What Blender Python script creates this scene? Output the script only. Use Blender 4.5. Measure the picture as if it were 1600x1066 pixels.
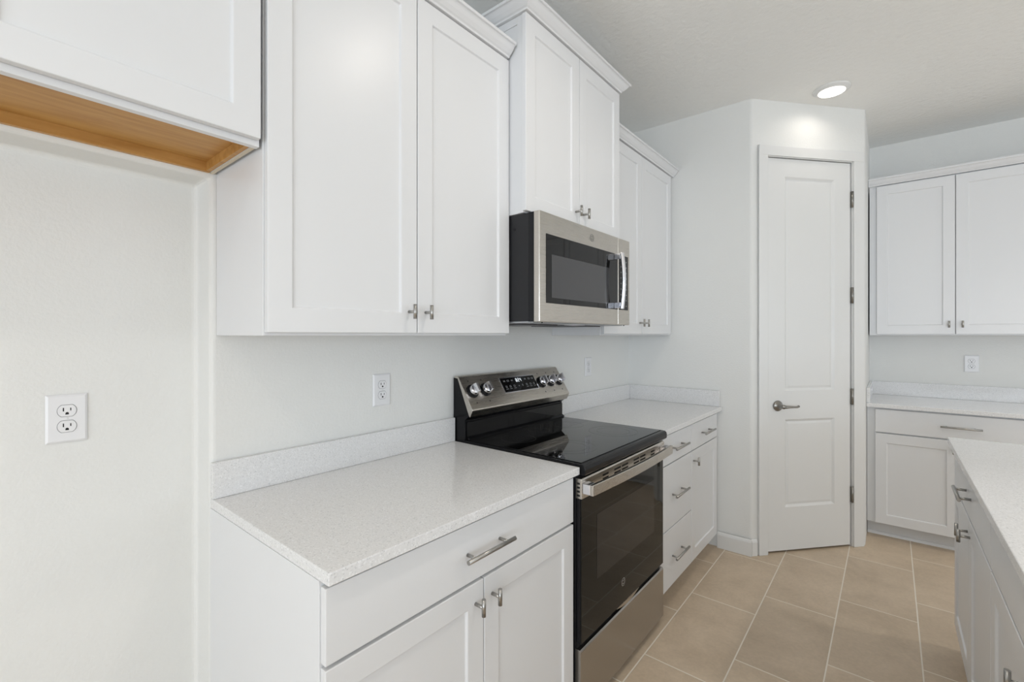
import bpy, bmesh, math, random
from mathutils import Vector, Matrix
random.seed(4)
for o in list(bpy.data.objects): bpy.data.objects.remove(o)
scene = bpy.context.scene
COL = scene.collection
R = math.radians

# ------------------------------------------------------------------ camera
CX, CY, CZ, FPX, YAW, HOR = 1.487, -0.4652, 1.3768, 718.14, 0.68874, 523.63
cam_d = bpy.data.cameras.new('camera')
cam_d.sensor_fit = 'HORIZONTAL'; cam_d.sensor_width = 36.0
cam_d.lens = FPX * 36.0 / 1600.0
cam_d.shift_y = (HOR - 533.0) / 1600.0
cam_d.clip_start = 0.02
cam = bpy.data.objects.new('camera', cam_d); COL.objects.link(cam)
cam.location = (CX, CY, CZ)
cam.rotation_euler = (R(90), 0, YAW)
scene.camera = cam

# ------------------------------------------------------------------ colour management, world
vs = scene.view_settings
vs.view_transform = 'Standard'; vs.look = 'None'; vs.gamma = 1.0; vs.use_curve_mapping = False
vs.exposure = -0.35
world = bpy.data.worlds.new('world'); scene.world = world
world.use_nodes = True
wn = world.node_tree; wn.nodes.clear()
wo = wn.nodes.new('ShaderNodeOutputWorld'); wb = wn.nodes.new('ShaderNodeBackground')
wb.inputs['Color'].default_value = (0.80, 0.90, 1.0, 1); wb.inputs['Strength'].default_value = 1.3
wn.links.new(wb.outputs[0], wo.inputs[0])

# room size
ZC = 2.853; YB = 4.143; XR = 6.4; YREAR = -5.0; XC = 1.36

def area(name, loc, rot, sx, sy, power, color, spread=180, shape='RECTANGLE'):
    l = bpy.data.lights.new(name, 'AREA'); l.shape = shape; l.size = sx
    if shape == 'RECTANGLE': l.size_y = sy
    l.energy = power; l.color = color; l.spread = R(spread)
    o = bpy.data.objects.new(name, l); COL.objects.link(o)
    o.location = loc; o.rotation_euler = rot
    return o
# area lamps added outside unseen windows as daylight fill, tilted up for the ceiling
WIN_R = [(-3.6, -0.9, 0.35, 2.35), (0.3, 3.0, 0.75, 2.35)]       # y0, y1, z0, z1 on the right wall
WIN_B = [(1.5, 5.7, 0.05, 2.45)]                                 # x0, x1, z0, z1 on the rear wall
area('added_daylight_rear', (3.6, YREAR - 0.12, 1.25), (R(132), 0, 0), 4.2, 2.3, 225, (0.82, 0.90, 1.0))
area('added_daylight_right_near', (XR + 0.12, -2.25, 1.35), (R(130), 0, R(90)), 2.6, 1.9, 9, (0.86, 0.93, 1.0))
area('added_daylight_right_far', (XR + 0.12, 1.65, 1.55), (R(130), 0, R(90)), 2.6, 1.5, 46, (0.83, 0.91, 1.0))
# ceiling cans: x, y, power; all after the second added to flatten the light
CANS = [(1.215, 2.885, 0.65), (1.27, 0.88, 6.0), (1.25, -1.15, 6), (3.25, 2.885, 8), (3.25, 0.88, 8),
        (3.25, -1.15, 8), (5.0, 1.9, 8), (5.0, -1.15, 8)]

# ------------------------------------------------------------------ materials
def new_mat(name):
    m = bpy.data.materials.new(name); m.use_nodes = True
    nt = m.node_tree; b = nt.nodes['Principled BSDF']
    return m, nt, b
def srgb(r, g, b):
    f = lambda c: (c / 255 / 12.92) if c / 255 <= 0.04045 else ((c / 255 + 0.055) / 1.055) ** 2.4
    return (f(r), f(g), f(b), 1)
def simple(name, col, rough=0.4, metal=0.0, spec=0.5, coat=0.0):
    m, nt, b = new_mat(name)
    b.inputs['Base Color'].default_value = col; b.inputs['Roughness'].default_value = rough
    b.inputs['Metallic'].default_value = metal; b.inputs['Specular IOR Level'].default_value = spec
    b.inputs['Coat Weight'].default_value = coat
    return m
def add(nt, t, **kw):
    n = nt.nodes.new(t)
    for k, v in kw.items(): setattr(n, k, v)
    return n
def bumpy(name, col, rough, scale, strength, dist=0.002, detail=3.0, spec=0.3):
    m, nt, b = new_mat(name)
    b.inputs['Base Color'].default_value = col; b.inputs['Roughness'].default_value = rough
    b.inputs['Specular IOR Level'].default_value = spec
    g = add(nt, 'ShaderNodeNewGeometry')
    n = add(nt, 'ShaderNodeTexNoise'); n.inputs['Scale'].default_value = scale; n.inputs['Detail'].default_value = detail
    bp = add(nt, 'ShaderNodeBump'); bp.inputs['Strength'].default_value = strength; bp.inputs['Distance'].default_value = dist
    nt.links.new(g.outputs['Position'], n.inputs['Vector']); nt.links.new(n.outputs['Fac'], bp.inputs['Height'])
    nt.links.new(bp.outputs['Normal'], b.inputs['Normal'])
    return m
M = {}
M['wall'] = bumpy('painted_wall', (0.83, 0.83, 0.805, 1), 0.6, 110, 0.6)
M['ceiling'] = bumpy('ceiling_texture', (0.94, 0.94, 0.915, 1), 0.8, 38, 0.55, 0.006)
M['trim'] = simple('trim_paint', (0.80, 0.80, 0.785, 1), 0.35)
M['cab'] = bumpy('cabinet_paint', (0.80, 0.805, 0.812, 1), 0.33, 400, 0.03, 0.0005, spec=0.45)
M['plastic'] = simple('white_plastic', (0.85, 0.85, 0.86, 1), 0.3)
M['slot'] = simple('dark_slot', (0.01, 0.01, 0.01, 1), 0.7)
M['black'] = simple('black_enamel', (0.008, 0.008, 0.009, 1), 0.18, spec=0.22)
M['blackmatte'] = simple('black_plastic', (0.010, 0.010, 0.012, 1), 0.4, spec=0.3)
M['darkgrey'] = simple('dark_grey_sheet_metal', (0.022, 0.022, 0.024, 1), 0.35, spec=0.3)
M['glass'] = simple('black_glass', (0.006, 0.006, 0.006, 1), 0.03, spec=0.36)
M['oven_glass'] = simple('oven_door_glass', (0.007, 0.007, 0.006, 1), 0.03, spec=0.26)
M['window_glass'] = simple('tinted_oven_window', (0.030, 0.027, 0.024, 1), 0.05, spec=0.30)
M['micwin'] = simple('microwave_window', (0.05, 0.05, 0.053, 1), 0.12, spec=0.7)
M['ring'] = simple('burner_marking', (0.10, 0.10, 0.10, 1), 0.25)
M['chrome'] = simple('chrome', (0.86, 0.86, 0.90, 1), 0.2, 1.0)
M['nickel'] = simple('brushed_nickel', (0.42, 0.41, 0.39, 1), 0.3, 1.0)
M['pewter'] = simple('satin_pewter', (0.30, 0.29, 0.27, 1), 0.28, 1.0)
M['icon'] = simple('panel_lettering', (0.45, 0.46, 0.47, 1), 0.5)
M['mark'] = simple('printed_marks', (0.03, 0.03, 0.03, 1), 0.5)
M['grey'] = simple('logo_grey', (0.45, 0.45, 0.44, 1), 0.3, 0.6)
M['grille'] = simple('vent_grille', (0.07, 0.07, 0.075, 1), 0.4)
M['shade'] = simple('sheet_steel', (0.45, 0.46, 0.48, 1), 0.4, 0.8)
M['raw'] = bumpy('raw_edge', (0.70, 0.62, 0.50, 1), 0.8, 300, 0.2)

def steel(name, col, rough):
    m, nt, b = new_mat(name)
    b.inputs['Metallic'].default_value = 1.0
    b.inputs['Base Color'].default_value = col
    g = add(nt, 'ShaderNodeNewGeometry'); mp = add(nt, 'ShaderNodeMapping')
    mp.inputs['Scale'].default_value = (1500, 8, 1500)
    n = add(nt, 'ShaderNodeTexNoise'); n.inputs['Scale'].default_value = 1.0; n.inputs['Detail'].default_value = 2
    mr = add(nt, 'ShaderNodeMapRange'); mr.inputs['To Min'].default_value = rough - 0.02; mr.inputs['To Max'].default_value = rough + 0.03
    bp = add(nt, 'ShaderNodeBump'); bp.inputs['Strength'].default_value = 0.015; bp.inputs['Distance'].default_value = 0.0004
    nt.links.new(g.outputs['Position'], mp.inputs['Vector']); nt.links.new(mp.outputs[0], n.inputs['Vector'])
    nt.links.new(n.outputs['Fac'], mr.inputs['Value']); nt.links.new(mr.outputs[0], b.inputs['Roughness'])
    nt.links.new(n.outputs['Fac'], bp.inputs['Height']); nt.links.new(bp.outputs[0], b.inputs['Normal'])
    return m
M['steel'] = steel('stainless_steel', (0.60, 0.565, 0.515, 1), 0.27)
M['drawersteel'] = steel('stainless_steel_drawer', (0.42, 0.40, 0.375, 1), 0.24)

def quartz():
    m, nt, b = new_mat('white_speckled_quartz')
    g = add(nt, 'ShaderNodeNewGeometry')
    v1 = add(nt, 'ShaderNodeTexVoronoi'); v1.inputs['Scale'].default_value = 330
    v2 = add(nt, 'ShaderNodeTexVoronoi'); v2.inputs['Scale'].default_value = 480
    n = add(nt, 'ShaderNodeTexNoise'); n.inputs['Scale'].default_value = 220; n.inputs['Detail'].default_value = 4
    for t in (v1, v2, n): nt.links.new(g.outputs['Position'], t.inputs['Vector'])
    sep = add(nt, 'ShaderNodeSeparateColor'); nt.links.new(v1.outputs['Color'], sep.inputs[0])
    r1 = add(nt, 'ShaderNodeValToRGB'); e = r1.color_ramp.elements
    e[0].position = 0.0; e[0].color = (0.65, 0.65, 0.652, 1)
    e[1].position = 0.12; e[1].color = (0.815, 0.81, 0.805, 1)
    x = e.new(0.86); x.color = (0.835, 0.83, 0.825, 1)
    x = e.new(0.95); x.color = (0.92, 0.92, 0.92, 1)
    nt.links.new(sep.outputs[0], r1.inputs['Fac'])
    r2 = add(nt, 'ShaderNodeValToRGB'); e = r2.color_ramp.elements
    e[0].position = 0.35; e[0].color = (0.94, 0.94, 0.94, 1); e[1].position = 0.65; e[1].color = (1, 1, 1, 1)
    nt.links.new(n.outputs['Fac'], r2.inputs['Fac'])
    mx = add(nt, 'ShaderNodeMix', data_type='RGBA', blend_type='MULTIPLY'); mx.inputs['Factor'].default_value = 1.0
    nt.links.new(r1.outputs[0], mx.inputs['A']); nt.links.new(r2.outputs[0], mx.inputs['B'])
    nt.links.new(mx.outputs['Result'], b.inputs['Base Color'])
    b.inputs['Roughness'].default_value = 0.14; b.inputs['Specular IOR Level'].default_value = 0.5
    return m
M['quartz'] = quartz()

def wood():
    m, nt, b = new_mat('maple_underside')
    g = add(nt, 'ShaderNodeNewGeometry'); mp = add(nt, 'ShaderNodeMapping'); mp.inputs['Scale'].default_value = (22, 2.2, 22)
    n = add(nt, 'ShaderNodeTexNoise'); n.inputs['Scale'].default_value = 2.2; n.inputs['Detail'].default_value = 6; n.inputs['Distortion'].default_value = 0.6
    r = add(nt, 'ShaderNodeValToRGB'); e = r.color_ramp.elements
    e[0].position = 0.3; e[0].color = srgb(180, 130, 66); e[1].position = 0.7; e[1].color = srgb(204, 157, 92)
    nt.links.new(g.outputs['Position'], mp.inputs['Vector']); nt.links.new(mp.outputs[0], n.inputs['Vector'])
    nt.links.new(n.outputs['Fac'], r.inputs['Fac']); nt.links.new(r.outputs[0], b.inputs['Base Color'])
    b.inputs['Roughness'].default_value = 0.45
    return m
M['maple'] = wood()

def tiles():
    m, nt, b = new_mat('beige_porcelain_tile')
    g = add(nt, 'ShaderNodeNewGeometry'); s = add(nt, 'ShaderNodeSeparateXYZ'); nt.links.new(g.outputs['Position'], s.inputs[0])
    def mth(op, a, bb=None):
        n = add(nt, 'ShaderNodeMath', operation=op)
        for i, q in enumerate((a, bb)):
            if q is None: continue
            if isinstance(q, (int, float)): n.inputs[i].default_value = q
            else: nt.links.new(q, n.inputs[i])
        return n.outputs[0]
    PX, PY, G = 0.3072, 0.6125, 0.0026
    xs = mth('DIVIDE', mth('SUBTRACT', s.outputs['X'], 0.668), PX)
    col = mth('FLOOR', xs)
    fx = mth('SUBTRACT', xs, col)
    ys = mth('DIVIDE', mth('SUBTRACT', mth('SUBTRACT', s.outputs['Y'], 2.042), mth('MULTIPLY', col, 0.2125)), PY)
    row = mth('FLOOR', ys); fy = mth('SUBTRACT', ys, row)
    dx = mth('MULTIPLY', mth('MINIMUM', fx, mth('SUBTRACT', 1.0, fx)), PX)
    dy = mth('MULTIPLY', mth('MINIMUM', fy, mth('SUBTRACT', 1.0, fy)), PY)
    d = mth('MINIMUM', dx, dy)
    mr = add(nt, 'ShaderNodeMapRange'); mr.inputs['From Min'].default_value = G - 0.0004; mr.inputs['From Max'].default_value = G + 0.0006
    nt.links.new(d, mr.inputs['Value'])
    cmb = add(nt, 'ShaderNodeCombineXYZ'); nt.links.new(col, cmb.inputs[0]); nt.links.new(row, cmb.inputs[1])
    wnz = add(nt, 'ShaderNodeTexWhiteNoise', noise_dimensions='3D'); nt.links.new(cmb.outputs[0], wnz.inputs['Vector'])
    addv = add(nt, 'ShaderNodeVectorMath', operation='MULTIPLY_ADD')
    nt.links.new(wnz.outputs['Color'], addv.inputs[0]); addv.inputs[1].default_value = (7, 7, 7); nt.links.new(g.outputs['Position'], addv.inputs[2])
    n1 = add(nt, 'ShaderNodeTexNoise'); n1.inputs['Scale'].default_value = 5.0; n1.inputs['Detail'].default_value = 8; n1.inputs['Roughness'].default_value = 0.66; n1.inputs['Distortion'].default_value = 0.35
    nt.links.new(addv.outputs[0], n1.inputs['Vector'])
    n2 = add(nt, 'ShaderNodeTexNoise'); n2.inputs['Scale'].default_value = 70; n2.inputs['Detail'].default_value = 4
    nt.links.new(g.outputs['Position'], n2.inputs['Vector'])
    r = add(nt, 'ShaderNodeValToRGB'); e = r.color_ramp.elements
    e[0].position = 0.30; e[0].color = srgb(192, 173, 149); e[1].position = 0.72; e[1].color = srgb(216, 197, 173)
    nt.links.new(n1.outputs['Fac'], r.inputs['Fac'])
    r2 = add(nt, 'ShaderNodeMapRange'); r2.inputs['To Min'].default_value = 0.88; r2.inputs['To Max'].default_value = 1.10
    nt.links.new(n2.outputs['Fac'], r2.inputs['Value'])
    r3 = add(nt, 'ShaderNodeMapRange'); r3.inputs['To Min'].default_value = 0.95; r3.inputs['To Max'].default_value = 1.05
    nt.links.new(wnz.outputs['Value'], r3.inputs['Value'])
    hs = add(nt, 'ShaderNodeHueSaturation'); nt.links.new(mth('MULTIPLY', r2.outputs[0], r3.outputs[0]), hs.inputs['Value'])
    nt.links.new(r.outputs[0], hs.inputs['Color'])
    mx = add(nt, 'ShaderNodeMix', data_type='RGBA'); mx.inputs['A'].default_value = srgb(236, 228, 214)
    nt.links.new(mr.outputs[0], mx.inputs['Factor']); nt.links.new(hs.outputs[0], mx.inputs['B'])
    nt.links.new(mx.outputs['Result'], b.inputs['Base Color'])
    rr = add(nt, 'ShaderNodeMapRange'); rr.inputs['To Min'].default_value = 0.8; rr.inputs['To Max'].default_value = 0.42
    nt.links.new(mr.outputs[0], rr.inputs['Value']); nt.links.new(rr.outputs[0], b.inputs['Roughness'])
    bp = add(nt, 'ShaderNodeBump'); bp.inputs['Strength'].default_value = 0.5; bp.inputs['Distance'].default_value = 0.0015
    nt.links.new(mr.outputs[0], bp.inputs['Height']); nt.links.new(bp.outputs[0], b.inputs['Normal'])
    return m
M['tile'] = tiles()

def emis(name, col, st):
    m, nt, b = new_mat(name)
    b.inputs['Base Color'].default_value = (0.9, 0.9, 0.9, 1)
    b.inputs['Emission Color'].default_value = col; b.inputs['Emission Strength'].default_value = st
    return m
M['lens'] = emis('lit_diffuser', (1.0, 0.95, 0.88, 1), 2.6)
M['clock'] = emis('display_glow', (0.85, 0.93, 1.0, 1), 0.8)
def pane():
    m = bpy.data.materials.new('clear_pane'); m.use_nodes = True; nt = m.node_tree; nt.nodes.clear()
    o = nt.nodes.new('ShaderNodeOutputMaterial'); t = nt.nodes.new('ShaderNodeBsdfTransparent'); g = nt.nodes.new('ShaderNodeBsdfGlossy')
    g.inputs['Roughness'].default_value = 0.02; mx = nt.nodes.new('ShaderNodeMixShader'); mx.inputs[0].default_value = 0.05
    nt.links.new(t.outputs[0], mx.inputs[1]); nt.links.new(g.outputs[0], mx.inputs[2]); nt.links.new(mx.outputs[0], o.inputs[0])
    return m
M['pane'] = pane()

# ------------------------------------------------------------------ geometry helpers
IDN = lambda a, b, c: (a, b, c)
RUN_L = lambda s, d, z: (d, s, z)                      # along the range wall: s = y, d = out from wall
RUN_B = lambda s, d, z: (s, YB - d, z)                 # along the far wall
XI = 2.33
RUN_I = lambda s, d, z: (XI - d, s, z)                 # island fronts face the range
P0 = Vector((0.817, 2.700)); P1 = Vector((1.360, 3.330)); DV = (P1 - P0).normalized(); NV = Vector((DV.y, -DV.x)); LD = (P1 - P0).length
RUN_D = lambda s, d, z: (P0.x + DV.x * s + NV.x * d, P0.y + DV.y * s + NV.y * d, z)   # angled pantry wall

WORLD = {}
class MB:
    def __init__(self, T=IDN): self.v = []; self.f = []; self.T = T; self.sm = []
    def add(self, vs, fs, smooth=False):
        k = len(self.v); self.v += [self.T(*p) for p in vs]
        self.f += [tuple(i + k for i in f) for f in fs]; self.sm += [smooth] * len(fs)
        return self
    def box(self, a0, a1, b0, b1, c0, c1):
        return self.add([(x, y, z) for x in (a0, a1) for y in (b0, b1) for z in (c0, c1)],
                 [(0, 1, 3, 2), (4, 6, 7, 5), (0, 4, 5, 1), (2, 3, 7, 6), (0, 2, 6, 4), (1, 5, 7, 3)])
    def prism(self, prof, s0, s1, m0=0.0, m1=0.0):
        # profile of (d, z) swept along s ; m0/m1 mitre the ends outward by d*m
        n = len(prof)
        vs = [(s0 - m0 * (d - prof[0][0]), d, z) for d, z in prof] + [(s1 + m1 * (d - prof[0][0]), d, z) for d, z in prof]
        fs = [(i, (i + 1) % n, n + (i + 1) % n, n + i) for i in range(n)] + [tuple(range(n)), tuple(range(2 * n - 1, n - 1, -1))]
        return self.add(vs, fs)
    def cyl(self, p, q, r0, r1=None, n=20, caps=True):
        r1 = r0 if r1 is None else r1
        p = Vector(p); q = Vector(q); ax = (q - p).normalized()
        u = ax.cross(Vector((0, 0, 1))) if abs(ax.z) < 0.9 else ax.cross(Vector((1, 0, 0)))
        u.normalize(); w = ax.cross(u)
        vs = []
        for c, r in ((p, r0), (q, r1)):
            for i in range(n):
                a = 2 * math.pi * i / n; vs.append(tuple(c + (u * math.cos(a) + w * math.sin(a)) * r))
        self.add(vs, [(i, (i + 1) % n, n + (i + 1) % n, n + i) for i in range(n)], True)
        if caps: self.add(vs, [tuple(range(n)), tuple(range(2 * n - 1, n - 1, -1))])
        return self
    def lathe(self, c, ax, prof, n=28):
        # prof: (t along axis, radius)
        c = Vector(c); ax = Vector(ax).normalized()
        u = ax.cross(Vector((0, 0, 1))) if abs(ax.z) < 0.9 else ax.cross(Vector((1, 0, 0)))
        u.normalize(); w = ax.cross(u); vs = []
        for t, r in prof:
            for i in range(n):
                a = 2 * math.pi * i / n; vs.append(tuple(c + ax * t + (u * math.cos(a) + w * math.sin(a)) * max(r, 1e-5)))
        fs = [(j * n + i, j * n + (i + 1) % n, (j + 1) * n + (i + 1) % n, (j + 1) * n + i) for j in range(len(prof) - 1) for i in range(n)]
        return self.add(vs, fs, True)
    def sweep(self, pts, rads, n=12):
        # tube with varying radius along points
        P = [Vector(p) for p in pts]; vs = []
        for k, p in enumerate(P):
            t = (P[min(k + 1, len(P) - 1)] - P[max(k - 1, 0)]).normalized()
            u = t.cross(Vector((0, 0, 1))); u = u if u.length > 1e-3 else t.cross(Vector((1, 0, 0)))
            u.normalize(); w = t.cross(u)
            for i in range(n):
                a = 2 * math.pi * i / n; vs.append(tuple(p + (u * math.cos(a) + w * math.sin(a)) * rads[k]))
        m = len(P)
        fs = [(j * n + i, j * n + (i + 1) % n, (j + 1) * n + (i + 1) % n, (j + 1) * n + i) for j in range(m - 1) for i in range(n)]
        self.add(vs, fs, True)
        self.add(vs, [tuple(range(n)), tuple(range(m * n - 1, (m - 1) * n - 1, -1))])
        return self
    def ring(self, c, axu, axv, r0, r1, n=40, h=0.0):
        c = Vector(c); u = Vector(axu); w = Vector(axv); nn = u.cross(w) * h; vs = []
        for off in ((Vector((0, 0, 0)), nn) if h else (Vector((0, 0, 0)),)):
            for r in (r0, r1):
                for i in range(n):
                    a = 2 * math.pi * i / n; vs.append(tuple(c + off + (u * math.cos(a) + w * math.sin(a)) * r))
        fs = []
        for i in range(n):
            j = (i + 1) % n
            fs.append((i, j, n + j, n + i))
            if h:
                fs.append((2 * n + i, 2 * n + j, 3 * n + j, 3 * n + i)); fs.append((i, j, 2 * n + j, 2 * n + i)); fs.append((n + i, n + j, 3 * n + j, 3 * n + i))
        return self.add(vs, fs)
    def shaker(self, s0, s1, z0, z1, d0, d1, st=0.060, rail=0.062, rec=0.007, bev=0.0035):
        a = (s0, s1, z0, z1); b = (s0 + st, s1 - st, z0 + rail, z1 - rail); c = (b[0] + bev, b[1] - bev, b[2] + bev, b[3] - bev)
        def q(r, d): return [(r[0], d, r[2]), (r[1], d, r[2]), (r[1], d, r[3]), (r[0], d, r[3])]
        vs = q(a, d0) + q(a, d1) + q(b, d1) + q(c, d1 - rec)
        fs = [(0, 1, 2, 3)]
        for i in range(4):
            j = (i + 1) % 4
            fs += [(i, j, 4 + j, 4 + i), (4 + i, 4 + j, 8 + j, 8 + i), (8 + i, 8 + j, 12 + j, 12 + i)]
        fs.append((12, 13, 14, 15))
        return self.add(vs, fs)
    def build(self, name, mat, parent=None, bevel=0.0, seg=2, kind=None, label=None):
        me = bpy.data.meshes.new(name)
        xs = [[p[i] for p in self.v] for i in range(3)]
        ctr = Vector([(min(q) + max(q)) / 2 for q in xs])
        me.from_pydata([tuple(Vector(p) - ctr) for p in self.v], [], self.f)
        for p, s in zip(me.polygons, self.sm): p.use_smooth = s
        bm = bmesh.new(); bm.from_mesh(me)
        bmesh.ops.remove_doubles(bm, verts=bm.verts, dist=1e-6)
        bmesh.ops.recalc_face_normals(bm, faces=bm.faces)
        bm.to_mesh(me); bm.free()
        me.materials.append(M[mat] if isinstance(mat, str) else mat)
        o = bpy.data.objects.new(name, me); COL.objects.link(o)
        WORLD[o.name] = ctr
        if parent is not None:
            o.parent = parent; o.location = ctr - WORLD[parent.name]
        else: o.location = ctr
        if bevel:
            b = o.modifiers.new('bevel', 'BEVEL'); b.width = bevel; b.segments = seg; b.limit_method = 'ANGLE'; b.angle_limit = R(35)
        if kind: o['kind'] = kind
        if label: o['label'] = label
        return o

def thing(name, loc, label, cat, group=None, kind=None):
    o = bpy.data.objects.new(name, None); COL.objects.link(o); o.location = loc; o.empty_display_size = 0.1
    WORLD[o.name] = Vector(loc)
    if kind: o['kind'] = kind
    if label: o['label'] = label
    if cat: o['category'] = cat
    if group: o['group'] = group
    return o
def tag(o, label, cat, group=None):
    o['label'] = label; o['category'] = cat
    if group: o['group'] = group
    return o
def struct(mb, name, mat, bevel=0.0, seg=2): return mb.build(name, mat, None, bevel, seg, kind='structure')

# ------------------------------------------------------------------ the room shell
struct(MB().box(-0.3, XR + 0.2, YREAR - 0.2, YB + 0.2, -0.1, 0.0), 'floor', 'tile')
struct(MB().box(-0.3, XR + 0.2, YREAR - 0.2, YB + 0.2, ZC, ZC + 0.1), 'ceiling', 'ceiling')
# wall with the refrigerator alcove
AY0, AY1, AZ, AD = -0.98, -0.004, 1.822, 0.11
w = MB()
ys = [YREAR, AY0, AY1, YB]; zs = [0, AZ, ZC]
for i in range(3):
    for k in range(2):
        x = -AD if (i == 1 and k == 0) else 0.0
        w.add([(x, ys[i], zs[k]), (x, ys[i + 1], zs[k]), (x, ys[i + 1], zs[k + 1]), (x, ys[i], zs[k + 1])], [(0, 1, 2, 3)])
w.add([(0, AY0, 0), (-AD, AY0, 0), (-AD, AY0, AZ), (0, AY0, AZ)], [(0, 1, 2, 3)])
w.add([(0, AY1, 0), (-AD, AY1, 0), (-AD, AY1, AZ), (0, AY1, AZ)], [(0, 1, 2, 3)])
w.add([(0, AY0, AZ), (-AD, AY0, AZ), (-AD, AY1, AZ), (0, AY1, AZ)], [(0, 1, 2, 3)])
w.add([(-0.14, YREAR, 0), (-0.14, YB, 0), (-0.14, YB, ZC), (-0.14, YREAR, ZC)], [(0, 1, 2, 3)])
struct(w, 'wall_left', 'wall', 0.014, 4)
# pantry bump-out: end wall, angled wall with the door opening, return wall
DO0, DO1, DZ = 0.100, 0.737, 2.505        # rough opening along the angled wall
w = MB()
def quad(a, b, z0, z1): w.add([(a[0], a[1], z0), (b[0], b[1], z0), (b[0], b[1], z1), (a[0], a[1], z1)], [(0, 1, 2, 3)])
def dp(s, d=0.0): return RUN_D(s, d, 0)[:2]
quad((0.0, 2.689), dp(0), 0, DZ); quad((0.0, 2.689), dp(0), DZ, ZC)
quad(dp(0), dp(DO0), 0, DZ); quad(dp(0), dp(DO0), DZ, ZC); quad(dp(DO0), dp(DO1), DZ, ZC)
quad(dp(DO1), dp(LD), 0, DZ); quad(dp(DO1), dp(LD), DZ, ZC)
quad(dp(LD), (XC, YB), 0, DZ); quad(dp(LD), (XC, YB), DZ, ZC)
struct(w, 'wall_pantry', 'wall', 0.012, 3)
struct(MB().box(-0.2, XR + 0.1, YB, YB + 0.1, 0, ZC), 'wall_back', 'wall')
def holed(axis, at, lo, hi, holes, name, th=0.12):
    m = MB(); cur = lo
    def bx(a0, a1, z0, z1):
        if axis == 'x': m.box(at, at + th, a0, a1, z0, z1)
        else: m.box(a0, a1, at - th, at, z0, z1)
    for a0, a1, z0, z1 in holes:
        bx(cur, a0, 0, ZC); bx(a0, a1, 0, z0); bx(a0, a1, z1, ZC); cur = a1
    bx(cur, hi, 0, ZC)
    struct(m, name, 'wall')
holed('x', XR, YREAR, YB, WIN_R, 'wall_right')
holed('y', YREAR, -0.2, XR, WIN_B, 'wall_rear')
def window(n, axis, at, a0, a1, z0, z1):
    def B(m, p0, p1, q0, q1, t0, t1):
        if axis == 'x': m.box(at + t0, at + t1, p0, p1, q0, q1)
        else: m.box(p0, p1, at - t1, at - t0, q0, q1)
    c = ((at, (a0 + a1) / 2, z0) if axis == 'x' else ((a0 + a1) / 2, at, z0))
    t = thing(f'window_{n}', c, None, None, kind='structure')
    m = MB(); f = 0.05
    B(m, a0, a0 + f, z0, z1, 0.02, 0.08); B(m, a1 - f, a1, z0, z1, 0.02, 0.08); B(m, a0, a1, z0, z0 + f, 0.02, 0.08); B(m, a0, a1, z1 - f, z1, 0.02, 0.08)
    mid = (a0 + a1) / 2; B(m, mid - 0.03, mid + 0.03, z0, z1, 0.02, 0.08)
    m.build('window_frame', 'trim', t, 0.003)
    m = MB(); B(m, a0 + f, mid - 0.03, z0 + f, z1 - f, 0.045, 0.05); m.build('pane', 'pane', t)
    m = MB(); B(m, mid + 0.03, a1 - f, z0 + f, z1 - f, 0.045, 0.05); m.build('pane', 'pane', t)
window(1, 'x', XR, *WIN_R[0]); window(2, 'x', XR, *WIN_R[1]); window(3, 'y', YREAR, *WIN_B[0])
# baseboards
BBP = [(0, 0), (0.014, 0), (0.014, 0.085), (0.009, 0.098), (0.004, 0.103), (0, 0.103)]
TE = lambda s, d, z: (s, 2.689 - d, z)
m = MB(TE); m.prism(BBP, 0.62, 0.817 + 0.006); struct(m, 'baseboard_pantry', 'trim', 0.0015)
m = MB(RUN_D); m.prism(BBP, -0.004, 0.034); struct(m, 'baseboard_corner', 'trim', 0.0015)
m = MB(RUN_B); m.prism(BBP, 3.2, XR); struct(m, 'baseboard_back', 'trim')
m = MB(lambda s, d, z: (XR - d, s, z)); m.prism(BBP, YREAR, YB); struct(m, 'baseboard_right', 'trim')
m = MB(RUN_L); m.prism(BBP, YREAR, AY0); struct(m, 'baseboard_left', 'trim')
m = MB(lambda s, d, z: (d - AD, s, z)); m.prism(BBP, AY0, AY1); struct(m, 'baseboard_alcove', 'trim')

# ------------------------------------------------------------------ pantry door
dt = thing('door_1', RUN_D(0.42, 0, 0), None, None, kind='structure')
CW, CT = 0.062, 0.017
JO0, JO1, JZ = 0.110, 0.727, 2.498      # jamb inner faces
m = MB(RUN_D)
cp = lambda: None
m.box(JO0 - CW - 0.004, JO0 - 0.004, 0, CT, 0, JZ + 0.004); m.box(JO1 + 0.004, JO1 + CW + 0.020, 0, CT, 0, JZ + 0.004)
m.box(JO0 - CW - 0.004, JO1 + CW + 0.020, 0, CT, JZ + 0.004, JZ + CW + 0.006)
m.build('door_casing', 'trim', dt, 0.003)
m = MB(RUN_D)
m.box(JO0 - 0.012, JO0, -0.11, 0.004, 0, JZ); m.box(JO1, JO1 + 0.012, -0.11, 0.004, 0, JZ); m.box(JO0 - 0.012, JO1 + 0.012, -0.11, 0.004, JZ, JZ + 0.012)
m.box(JO0, JO0 + 0.012, -0.075, -0.045, 0, JZ); m.box(JO1 - 0.012, JO1, -0.075, -0.045, 0, JZ); m.box(JO0, JO1, -0.075, -0.045, JZ - 0.012, JZ)
m.build('door_jamb', 'trim', dt, 0.001)
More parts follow.
